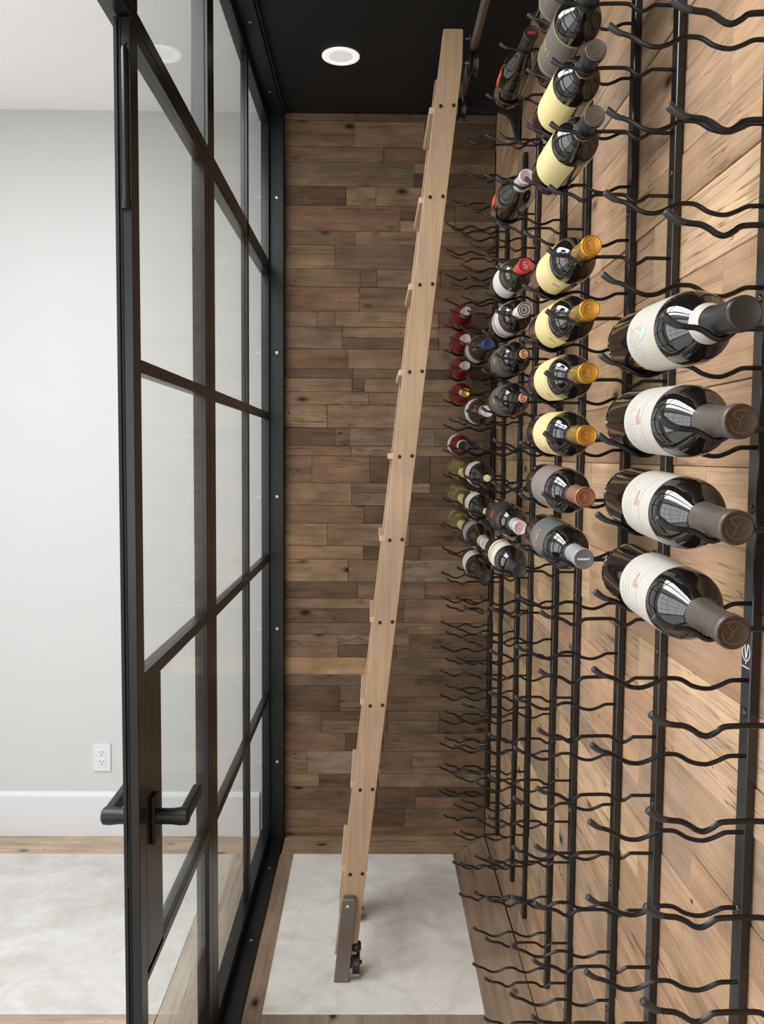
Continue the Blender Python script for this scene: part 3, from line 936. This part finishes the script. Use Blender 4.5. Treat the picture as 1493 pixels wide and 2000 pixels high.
P_ = {
    'cream': ((0.47, 0.445, 0.38), 0.55, 0.0), 'warm_white': ((0.465, 0.435, 0.39), 0.55, 0.0), 'white': ((0.63, 0.62, 0.59), 0.5, 0.0),
    'yellow': ((0.66, 0.555, 0.27), 0.5, 0.0), 'umber_paper': ((0.115, 0.098, 0.088), 0.55, 0.0), 'taupe_paper': ((0.20, 0.165, 0.145), 0.5, 0.0),
    'grey_paper': ((0.105, 0.108, 0.105), 0.5, 0.0), 'slate_paper': ((0.075, 0.073, 0.068), 0.55, 0.0), 'black_paper': ((0.022, 0.017, 0.015), 0.45, 0.0),
    'rosy_paper': ((0.66, 0.57, 0.55), 0.5, 0.0), 'silver_paper': ((0.36, 0.36, 0.37), 0.4, 0.2), 'red_paper': ((0.72, 0.06, 0.035), 0.45, 0.0),
    'taupe_foil': ((0.105, 0.088, 0.073), 0.42, 0.35), 'brown_foil': ((0.040, 0.022, 0.011), 0.45, 0.3), 'black_foil': ((0.020, 0.019, 0.018), 0.38, 0.2),
    'gold_foil': ((0.72, 0.42, 0.075), 0.30, 0.85), 'gold_deep': ((0.52, 0.26, 0.035), 0.34, 0.85), 'copper_foil': ((0.42, 0.20, 0.125), 0.38, 0.6),
    'copper_deep': ((0.24, 0.095, 0.05), 0.38, 0.6), 'grey_foil': ((0.33, 0.33, 0.335), 0.5, 0.2), 'grey_deep': ((0.13, 0.13, 0.133), 0.5, 0.2),
    'silver_foil': ((0.66, 0.66, 0.66), 0.35, 0.45), 'red_foil': ((0.60, 0.055, 0.065), 0.4, 0.2), 'red_deep': ((0.40, 0.025, 0.03), 0.4, 0.2),
    'white_foil': ((0.66, 0.62, 0.57), 0.45, 0.1), 'blue_foil': ((0.022, 0.055, 0.20), 0.42, 0.1), 'navy_foil': ((0.008, 0.02, 0.09), 0.5, 0.1),
    'cream_foil': ((0.66, 0.54, 0.31), 0.45, 0.2), 'pink_foil': ((0.55, 0.40, 0.38), 0.4, 0.3), 'cork': ((0.55, 0.32, 0.17), 0.8, 0.0),
    'pale_cork': ((0.66, 0.50, 0.30), 0.8, 0.0), 'ink_red': ((0.30, 0.02, 0.02), 0.6, 0.0), 'ink_rust': ((0.42, 0.27, 0.235), 0.6, 0.0),
    'ink_grey': ((0.46, 0.445, 0.41), 0.6, 0.0), 'ink_dark': ((0.16, 0.155, 0.15), 0.6, 0.0), 'ink_teal': ((0.42, 0.52, 0.50), 0.6, 0.0),
    'ink_orange': ((0.62, 0.27, 0.08), 0.5, 0.1), 'ink_gold': ((0.78, 0.58, 0.20), 0.35, 0.6), 'ink_pink': ((0.62, 0.12, 0.20), 0.5, 0.0),
    'ink_white': ((0.75, 0.75, 0.74), 0.5, 0.0), 'ink_brown': ((0.075, 0.047, 0.026), 0.5, 0.2), 'dull_gold': ((0.17, 0.125, 0.07), 0.4, 0.4), 'sand_gold': ((0.50, 0.36, 0.16), 0.5, 0.3)}


def pm(key):
    c, r, mt = P_[key]
    return paint(key, c, r, mt)


SHAPES = {
    # (height from the base, radius)
    'bordeaux': [(0.0, 0.012), (0.0, 0.029), (0.002, 0.0335), (0.006, 0.0365), (0.020, 0.0375), (0.182, 0.0375), (0.192, 0.0371), (0.202, 0.0353),
                 (0.211, 0.0318), (0.218, 0.0270), (0.224, 0.0218), (0.230, 0.0178), (0.238, 0.0154), (0.250, 0.0145), (0.296, 0.0138),
                 (0.297, 0.0148), (0.304, 0.0148), (0.308, 0.0138)],
    'burgundy': [(0.0, 0.012), (0.0, 0.031), (0.002, 0.0355), (0.006, 0.0385), (0.020, 0.0395), (0.145, 0.0395), (0.162, 0.0385), (0.178, 0.0355),
                 (0.192, 0.0312), (0.206, 0.0262), (0.220, 0.0215), (0.235, 0.0178), (0.250, 0.0155), (0.265, 0.0146), (0.288, 0.0140),
                 (0.289, 0.0150), (0.298, 0.0150), (0.302, 0.0138)],
    'tall': [(0.0, 0.012), (0.0, 0.027), (0.002, 0.031), (0.006, 0.0335), (0.020, 0.0345), (0.150, 0.0345), (0.172, 0.0330), (0.192, 0.0295),
             (0.212, 0.0245), (0.232, 0.0198), (0.252, 0.0165), (0.268, 0.0150), (0.318, 0.0142), (0.319, 0.0152), (0.326, 0.0152), (0.330, 0.0142)]}


def radius_at(prof, h):
    for (a, ra), (b, rb) in zip(prof[1:-1], prof[2:]):
        if a <= h <= b and b > a:
            return ra + (rb - ra) * (h - a) / (b - a)
    return prof[-1][1]


def patch(mb, prof, z0, z1, a0, a1, off=0.0005, nz=None, na=None, thick=0.0006):
    """curved piece of paper on the glass between two heights and two angles (degrees; 0 = room side, + = downwards)"""
    nz = nz or max(1, int((z1 - z0) / 0.02))
    na = na or max(1, int(abs(a1 - a0) / 7))
    vs, fs = [], []
    for s in (off, off - thick):
        for i in range(nz + 1):
            h = z0 + (z1 - z0) * i / nz
            r = radius_at(prof, h) + s
            for j in range(na + 1):
                a = math.radians(a0 + (a1 - a0) * j / na)
                vs.append((r * math.cos(a), r * math.sin(a), h))
    n = (nz + 1) * (na + 1)
    for i in range(nz):
        for j in range(na):
            q = i * (na + 1) + j
            fs.append((q, q + 1, q + na + 2, q + na + 1))
            fs.append((n + q, n + q + na + 1, n + q + na + 2, n + q + 1))
    for j in range(na):
        fs.append((j, n + j, n + j + 1, j + 1))
        q = nz * (na + 1) + j
        fs.append((q, q + 1, n + q + 1, n + q))
    for i in range(nz):
        q = i * (na + 1)
        fs.append((q, q + na + 1, n + q + na + 1, n + q))
        q += na
        fs.append((q, n + q, n + q + na + 1, q + na + 1))
    mb.add(vs, fs, True)


def stroke_disc(mb, pts, w, zt):
    """flat raised stroke on the end of a capsule; pts are (x, y) in the bottle's cross-section"""
    for (a, b), (a2, b2) in zip(pts[:-1], pts[1:]):
        d = Vector((a2 - a, b2 - b))
        n_ = Vector((-d.y, d.x)).normalized() * w / 2
        q = ((a + n_.x, b + n_.y), (a2 + n_.x, b2 + n_.y), (a2 - n_.x, b2 - n_.y), (a - n_.x, b - n_.y))
        mb.add([(*p, zt) for p in q] + [(*p, zt - 0.0008) for p in q],
               [(0, 1, 2, 3), (4, 7, 6, 5), (0, 4, 5, 1), (1, 5, 6, 2), (2, 6, 7, 3), (3, 7, 4, 0)])


MESH = {}


def shared(key, fn):
    if key not in MESH:
        MESH[key] = fn()
    return MESH[key]


def arc(cx, cy, rx, ry, t0, t1, n=8):
    return [(cx + rx * math.cos(math.radians(t0 + (t1 - t0) * i / n)), cy + ry * math.sin(math.radians(t0 + (t1 - t0) * i / n))) for i in range(n + 1)]


def text_ticks(mb, prof, z, h, a0, a1, n, off=0.0010, seed=1):
    """a line of small illegible print round the label"""
    r_ = random.Random(seed)
    st = (a1 - a0) / n
    for i in range(n):
        if r_.random() < 0.14:
            continue
        a = a0 + i * st
        patch(mb, prof, z, z + h * r_.uniform(0.6, 1.0), a, a + st * r_.uniform(0.4, 0.62), off, 1, 1)


def add_print(style, lab, prof, parent_label, z0, z1):
    def piece(nm, key, fn):
        def mk():
            mb = MB()
            fn(mb)
            return mb.mesh(nm, pm(key))
        link_copy(shared((style, nm, key), mk), nm, parent_label)
    if style == 'fig':
        piece('printed_figure', 'ink_rust', lambda m: (patch(m, prof, z0 + 0.044, z0 + 0.052, -4, 9, 0.0010, 1, 2), patch(m, prof, z0 + 0.046, z0 + 0.0505, -16, -4, 0.0010, 1, 2),
                                                      patch(m, prof, z0 + 0.053, z0 + 0.0595, 1, 8, 0.0010, 1, 2)))
        piece('printed_line', 'ink_grey', lambda m: [patch(m, prof, z0 + 0.0600 + 0.000010 * max(0, -a) ** 1.7, z0 + 0.0615 + 0.000010 * max(0, -a) ** 1.7, a, a + 6.5, 0.0010, 1, 1) for a in range(-44, 46, 6)])
        piece('printed_text', 'ink_grey', lambda m: (text_ticks(m, prof, z0 + 0.030, 0.0055, -18, 30, 9, seed=3), text_ticks(m, prof, z0 + 0.021, 0.0045, -30, 40, 16, seed=4),
                                                    text_ticks(m, prof, z0 + 0.012, 0.003, -22, 36, 22, seed=5)))
    elif style == 'lines':
        piece('printed_emblem', 'ink_teal', lambda m: (patch(m, prof, z0 + 0.052, z0 + 0.064, -14, -2, 0.0010, 1, 2), patch(m, prof, z0 + 0.048, z0 + 0.056, -9, 2, 0.0012, 1, 2)))
        piece('printed_text', 'ink_grey', lambda m: [text_ticks(m, prof, z0 + 0.010 + 0.0062 * i, 0.0028, -22 + 3 * (i % 2), 40 - 4 * (i % 3), 18 - i, seed=20 + i) for i in range(7)])
    elif style == 'gold':
        piece('printed_script', 'ink_gold', lambda m: (text_ticks(m, prof, z0 + 0.058, 0.016, -26, 22, 9, seed=8), text_ticks(m, prof, z0 + 0.040, 0.004, -18, 20, 12, seed=9)))
        piece('printed_border', 'ink_gold', lambda m: (patch(m, prof, z1 - 0.003, z1 - 0.0018, -78, 78, 0.0010, 1), patch(m, prof, z0 + 0.010, z0 + 0.0112, -78, 78, 0.0010, 1),
                                                      patch(m, prof, z0 + 0.010, z1 - 0.002, 76.6, 78, 0.0010), patch(m, prof, z0 + 0.010, z1 - 0.002, -78, -76.6, 0.0010)))
    elif style == 'orange':
        piece('printed_script', 'ink_orange', lambda m: (text_ticks(m, prof, z0 + 0.050, 0.013, -34, 12, 8, seed=12), text_ticks(m, prof, z0 + 0.034, 0.006, -30, 26, 14, seed=13)))
    elif style == 'spot':
        piece('printed_spot', 'ink_orange', lambda m: patch(m, prof, z0 + 0.068, z0 + 0.079, -6, 14, 0.0010, 1, 3))
    elif style == 'redmark':
        piece('printed_mark', 'red_paper', lambda m: (patch(m, prof, z0 + 0.046, z0 + 0.060, -14, -4, 0.0010, 1, 2), patch(m, prof, z0 + 0.044, z0 + 0.056, 0, 12, 0.0010, 1, 2)))
    elif style == 'band':
        piece('printed_band', 'ink_orange', lambda m: patch(m, prof, z0 + 0.022, z0 + 0.036, -76, 76, 0.0010, 1))
        piece('printed_text', 'ink_dark', lambda m: text_ticks(m, prof, z0 + 0.055, 0.006, -20, 20, 8, seed=17))
    elif style == 'stripe':
        piece('printed_band', 'silver_paper', lambda m: (patch(m, prof, z0 + 0.015, z0 + 0.045, -78, 78, 0.0010, 1), patch(m, prof, z0 + 0.072, z0 + 0.077, -78, 78, 0.0010, 1)))
    elif style == 'crest':
        piece('printed_crest', 'ink_rust', lambda m: patch(m, prof, z0 + 0.070, z0 + 0.082, 42, 62, 0.0010, 1, 3))
        piece('printed_lines', 'sand_gold', lambda m: patch(m, prof, z1 - 0.010, z1 - 0.0085, -76, 76, 0.0010, 1))


EMB = {
    'wolf': [arc(0, 0, 0.0105, 0.0105, 20, 330, 20), [(-0.002, -0.007), (0.001, -0.001), (0.0005, 0.005), (0.003, 0.008)], [(0.001, -0.001), (0.006, -0.003), (0.007, -0.006)]],
    'seal': [arc(0, 0, 0.0108, 0.0108, 0, 360, 22), arc(0, 0, 0.0045, 0.0045, 30, 300, 10), [(-0.006, 0.0), (0.0, 0.006), (0.005, -0.001)], [(-0.004, -0.006), (0.004, -0.006)]],
    'bloom': [arc(0, 0, 0.0110, 0.0110, 0, 360, 22), [(-0.004, 0.006), (0, 0), (0.005, 0.005)], [(-0.005, -0.004), (0, 0), (0.004, -0.006)], [(0.0, -0.007), (0.0, 0.007)]],
    'ess': [arc(0.0, 0.0035, 0.0035, 0.0035, -20, 270, 10), arc(0.0, -0.0035, 0.0035, 0.0035, 90, -160, 10)],
    'bar': [[(-0.008, 0.0), (0.008, 0.0)]],
    'text': [[(-0.008 + 0.0032 * i, -0.0014), (-0.008 + 0.0032 * i + 0.001, 0.0016)] for i in range(6)],
    'tee': [[(-0.003, 0.006), (-0.003, -0.006)], arc(0.0, 0.0, 0.006, 0.006, -90, 90, 8), arc(0, 0, 0.0112, 0.0112, 0, 360, 20)],
    'swirl': [arc(0, 0, 0.0035, 0.0035, 0, 300, 8), arc(0, 0, 0.0068, 0.0068, 90, 400, 12), arc(0, 0, 0.0105, 0.0105, 200, 470, 14)]}
EMB_W = {'bar': 0.006, 'ess': 0.0022, 'text': 0.0022}


def bottle(c, k, label, shape='bordeaux', glass='red', lab='white', lz=(0.085, 0.180), la=(-78, 78), cap='black_foil', top=None, caplen=0.062,
           emb=None, embcol=None, style=None, neck=None, cork=None, group=None, tilt=0.0):
    prof = SHAPES[shape]
    H = prof[-1][0]
    rb = prof[5][1]
    # lies in the outer dips of the body rod and the neck rod, neck towards the camera
    zbody = zb(k) - 0.0099 + 0.0029 + rb
    zneck = zb(k) + 0.012 - 0.0086 + 0.0029 + 0.0152
    dy = Y_BODY[c] - Y_NECK[c]
    tl = math.atan2(zbody - zneck, dy)
    yb_ = Y_BODY[c] + 0.046
    zc = zbody + math.tan(tl) * 0.046
    e = empty('wine_bottle', (XF - 0.1315, yb_, zc))
    ez = Vector((0, -math.cos(tl), -math.sin(tl)))
    ex = Vector((-1, 0, 0))
    ey = ez.cross(ex)
    e.rotation_mode = 'QUATERNION'
    roll = Matrix.Rotation(math.radians(tilt), 3, 'Z')
    e.rotation_quaternion = (Matrix((ex, ey, ez)).transposed() @ roll).to_quaternion()
    tag(e, label, 'bottle', group or 'wine bottles lying in the wall racks')
    link_copy(shared(('glass', shape, glass), lambda: MB().lathe(prof, (0, 0, 0), (0, 0, 1), 40).mesh('glass_body', G[glass])), 'glass_body', e)
    if lab:
        def mk():
            mb = MB(); patch(mb, prof, lz[0], lz[1], la[0], la[1]); return mb.mesh('paper_label', pm(lab))
        lo = link_copy(shared(('lab', shape, lab, lz, la), mk), 'paper_label', e)
        if style:
            add_print(style, lab, prof, lo, lz[0], lz[1])
    if cap:
        top = top or cap

        def mkc():
            h0 = H - caplen
            pr = [(h0, radius_at(prof, h0) + 0.0005)]
            for i in range(1, 7):
                h = h0 + (H - 0.013 - h0) * i / 6
                pr.append((h, radius_at(prof, h) + 0.0006))
            pr += [(H - 0.0122, 0.0160), (H - 0.0105, 0.0156), (H - 0.0095, 0.0161), (H - 0.001, 0.0160), (H + 0.0002, 0.0153)]
            return MB().lathe(pr, (0, 0, 0), (0, 0, 1), 32, False, False).mesh('capsule', pm(cap))
        co = link_copy(shared(('cap', shape, cap, caplen), mkc), 'capsule', e)

        def mkt():
            return MB().lathe([(H + 0.0002, 0.0153), (H + 0.0007, 0.0140), (H + 0.0002, 0.0128), (H + 0.0002, 0.0005)], (0, 0, 0), (0, 0, 1), 32, False, True).mesh('capsule_top', pm(top))
        link_copy(shared(('top', shape, top), mkt), 'capsule_top', co)
        if emb:
            def mke():
                mb = MB()
                for s in EMB[emb]:
                    stroke_disc(mb, s, EMB_W.get(emb, 0.0013), H + 0.0009)
                return mb.mesh('emblem', pm(embcol or cap))
            link_copy(shared(('emb', shape, emb, embcol or cap), mke), 'emblem', co)
    if cork:
        def mkk():
            return MB().lathe([(H - 0.004, 0.0100), (H + 0.0008, 0.0100), (H + 0.0010, 0.0092)], (0, 0, 0), (0, 0, 1), 24).mesh('cork', pm(cork))
        ko = link_copy(shared(('cork', shape, cork), mkk), 'cork', e)
        if emb:
            def mke2():
                mb = MB()
                for s in EMB[emb]:
                    stroke_disc(mb, s, EMB_W.get(emb, 0.0016), H + 0.0016)
                return mb.mesh('emblem', pm(embcol))
            link_copy(shared(('cemb', shape, emb, embcol), mke2), 'emblem', ko)
    if neck:
        nk, n0, n1 = neck

        def mkn():
            pr = [(n0 + (n1 - n0) * i / 3, radius_at(prof, n0 + (n1 - n0) * i / 3) + 0.0009) for i in range(4)]
            return MB().lathe(pr, (0, 0, 0), (0, 0, 1), 32, False, False).mesh('neck_label', pm(nk))
        link_copy(shared(('neck', shape, neck), mkn), 'neck_label', e)
    return e


# rack 1, nearest the camera
bottle(0, 15, 'large near red wine bottle with black capsule and cream neck band, topmost of four', lab='cream', lz=(0.090, 0.181), la=(-84, 84), style='lines',
       cap='black_foil', top='black_foil', caplen=0.066, neck=('cream', 0.228, 0.243), tilt=8)
NW = 'large near red wine bottle with brown capsule and white label, %s of the three brown-capped'
for k, w, tl_ in ((14, 'top', -4), (13, 'middle', -14), (12, 'lowest', -20)):
    bottle(0, k, NW % w, lab='warm_white', lz=(0.088, 0.180), la=(-80, 80), style='fig', cap='taupe_foil', top='brown_foil', caplen=0.073, emb='wolf', embcol='ink_brown', tilt=tl_)

# rack 2
for k, w in ((22, 'cut by the top edge of the picture'), (21, 'just above the yellow-label bottles')):
    bottle(1, k, 'brown-grey label bottle with gold script, ' + w, lab='umber_paper', lz=(0.050, 0.186), style='gold', cap='black_foil', caplen=0.060, emb='seal', embcol='dull_gold', tilt=14)
for k, w in ((20, 'upper'), (19, 'lower')):
    bottle(1, k, 'yellow-label red wine bottle with black capsule, %s of the two' % w, lab='yellow', lz=(0.060, 0.184), cap='black_foil', top='taupe_foil', caplen=0.060, emb='seal', embcol='dull_gold', tilt=14,
           neck=('sand_gold', 0.2435, 0.2462))
for k, w in ((17, 'topmost of four'), (16, 'second of four from the top'), (15, 'third of four from the top'), (14, 'lowest of four')):
    bottle(1, k, 'yellow-label red wine bottle with gold capsule, ' + w, lab='yellow', lz=(0.075, 0.186), style='crest', cap='gold_foil', top='gold_deep', caplen=0.064, emb='bloom', embcol='gold_foil', tilt=(k - 14) * 6 - 8)
bottle(1, 13, 'red wine bottle with copper capsule and taupe wraparound label', lab='taupe_paper', lz=(0.070, 0.182), la=(-100, 100), cap='copper_foil', top='copper_deep', caplen=0.062, emb='bloom', embcol='copper_foil')
bottle(1, 12, 'red wine bottle with light grey capsule and grey label with orange script', lab='grey_paper', lz=(0.070, 0.182), la=(-100, 100), style='orange', cap='grey_foil', top='grey_deep', caplen=0.062, emb='text', embcol='ink_white')

# rack 3
bottle(2, 23, 'slim dark bottle with red label, highest in the third rack under the ceiling', shape='tall', lab='red_paper', lz=(0.070, 0.140), la=(-70, 10), cap='black_foil', caplen=0.066, emb='bar', embcol='red_deep')
bottle(2, 20, 'dark bottle with silver capsule marked pink, near the top of the third rack', shape='burgundy', lab='red_paper', lz=(0.060, 0.110), la=(-40, 10), cap='silver_foil', top='silver_foil', emb='swirl', embcol='ink_pink')
bottle(2, 18, 'dark bottle with bright red capsule and white label', glass='olive', lab='white', lz=(0.085, 0.178), cap='red_foil', top='red_deep', emb='ess', embcol='pink_foil', tilt=12)
bottle(2, 17, 'dark bottle with white capsule and pale rosy striped label', lab='rosy_paper', lz=(0.080, 0.178), style='stripe', cap='white_foil', top='taupe_foil', emb='tee', embcol='white_foil', tilt=8)
for k, w in ((16, 'upper'), (15, 'lower')):
    bottle(2, k, 'grey-label bottle with bare cork and no capsule, %s of the two side by side' % w, lab='slate_paper', lz=(0.060, 0.184), la=(-100, 100), style='spot', cap=None, cork='cork', emb='ess', embcol='ink_red')
bottle(2, 12, 'bottle with silver capsule and pink swirl, black label with red mark', lab='black_paper', lz=(0.075, 0.180), style='redmark', cap='silver_foil', emb='swirl', embcol='ink_pink', tilt=-14)
bottle(2, 11, 'black-capped bottle with white and orange label, lowest in the third rack', lab='white', lz=(0.080, 0.180), style='band', cap='black_foil', tilt=-16)

# rack 4
bottle(3, 17, 'dark bottle with blue capsule and cream label', shape='burgundy', glass='brown', lab='cream', lz=(0.060, 0.142), cap='blue_foil', top='navy_foil', caplen=0.058, tilt=8)
bottle(3, 15, 'dark bottle with white capsule, gold neck ring and white label', shape='burgundy', glass='brown', lab='white', lz=(0.060, 0.142), cap='silver_foil', caplen=0.056, neck=('ink_gold', 0.236, 0.246), tilt=2)
for k, w in ((13, 'upper'), (12, 'lower')):
    bottle(3, k, 'white-label bottle with pale bare cork, %s of the two in the fourth rack' % w, lab='white', lz=(0.085, 0.178), cap=None, cork='pale_cork', style='fig', tilt=-8)
bottle(3, 11, 'silver-capped bottle with grey label in the fourth rack', shape='burgundy', glass='brown', lab='silver_paper', lz=(0.060, 0.142), cap='silver_foil', tilt=-14)
bottle(3, 10, 'dark capsule bottle with white label, lowest in the fourth rack', shape='burgundy', glass='brown', lab='white', lz=(0.060, 0.142), cap='black_foil', tilt=-20)

# rack 5, against the back wall
for k, w in ((19, 'topmost of three'), (18, 'middle of three'), (17, 'lowest of three')):
    bottle(4, k, 'pink wine bottle with pale pink capsule, ' + w, shape='burgundy', glass='rose', lab=None, cap='pink_foil', emb='ess', embcol='silver_foil', group='pink wine bottles by the back wall')
bottle(4, 16, 'pink wine bottle with gold capsule', shape='burgundy', glass='rose', lab=None, cap='cream_foil', top='gold_foil', group='pink wine bottles by the back wall')
bottle(4, 14, 'pink wine bottle with white label and dark capsule, lowest of the pink ones', shape='burgundy', glass='rose', lab='white', lz=(0.055, 0.14), cap='black_foil', neck=('white', 0.225, 0.242), group='pink wine bottles by the back wall')
for k, w in ((13, 'topmost'), (12, 'middle'), (11, 'lowest')):
    bottle(4, k, 'greenish white wine bottle with cream capsule, %s of three by the back wall' % w, shape='burgundy', glass='white', lab=None, cap='cream_foil', caplen=0.06, group='white wine bottles by the back wall')
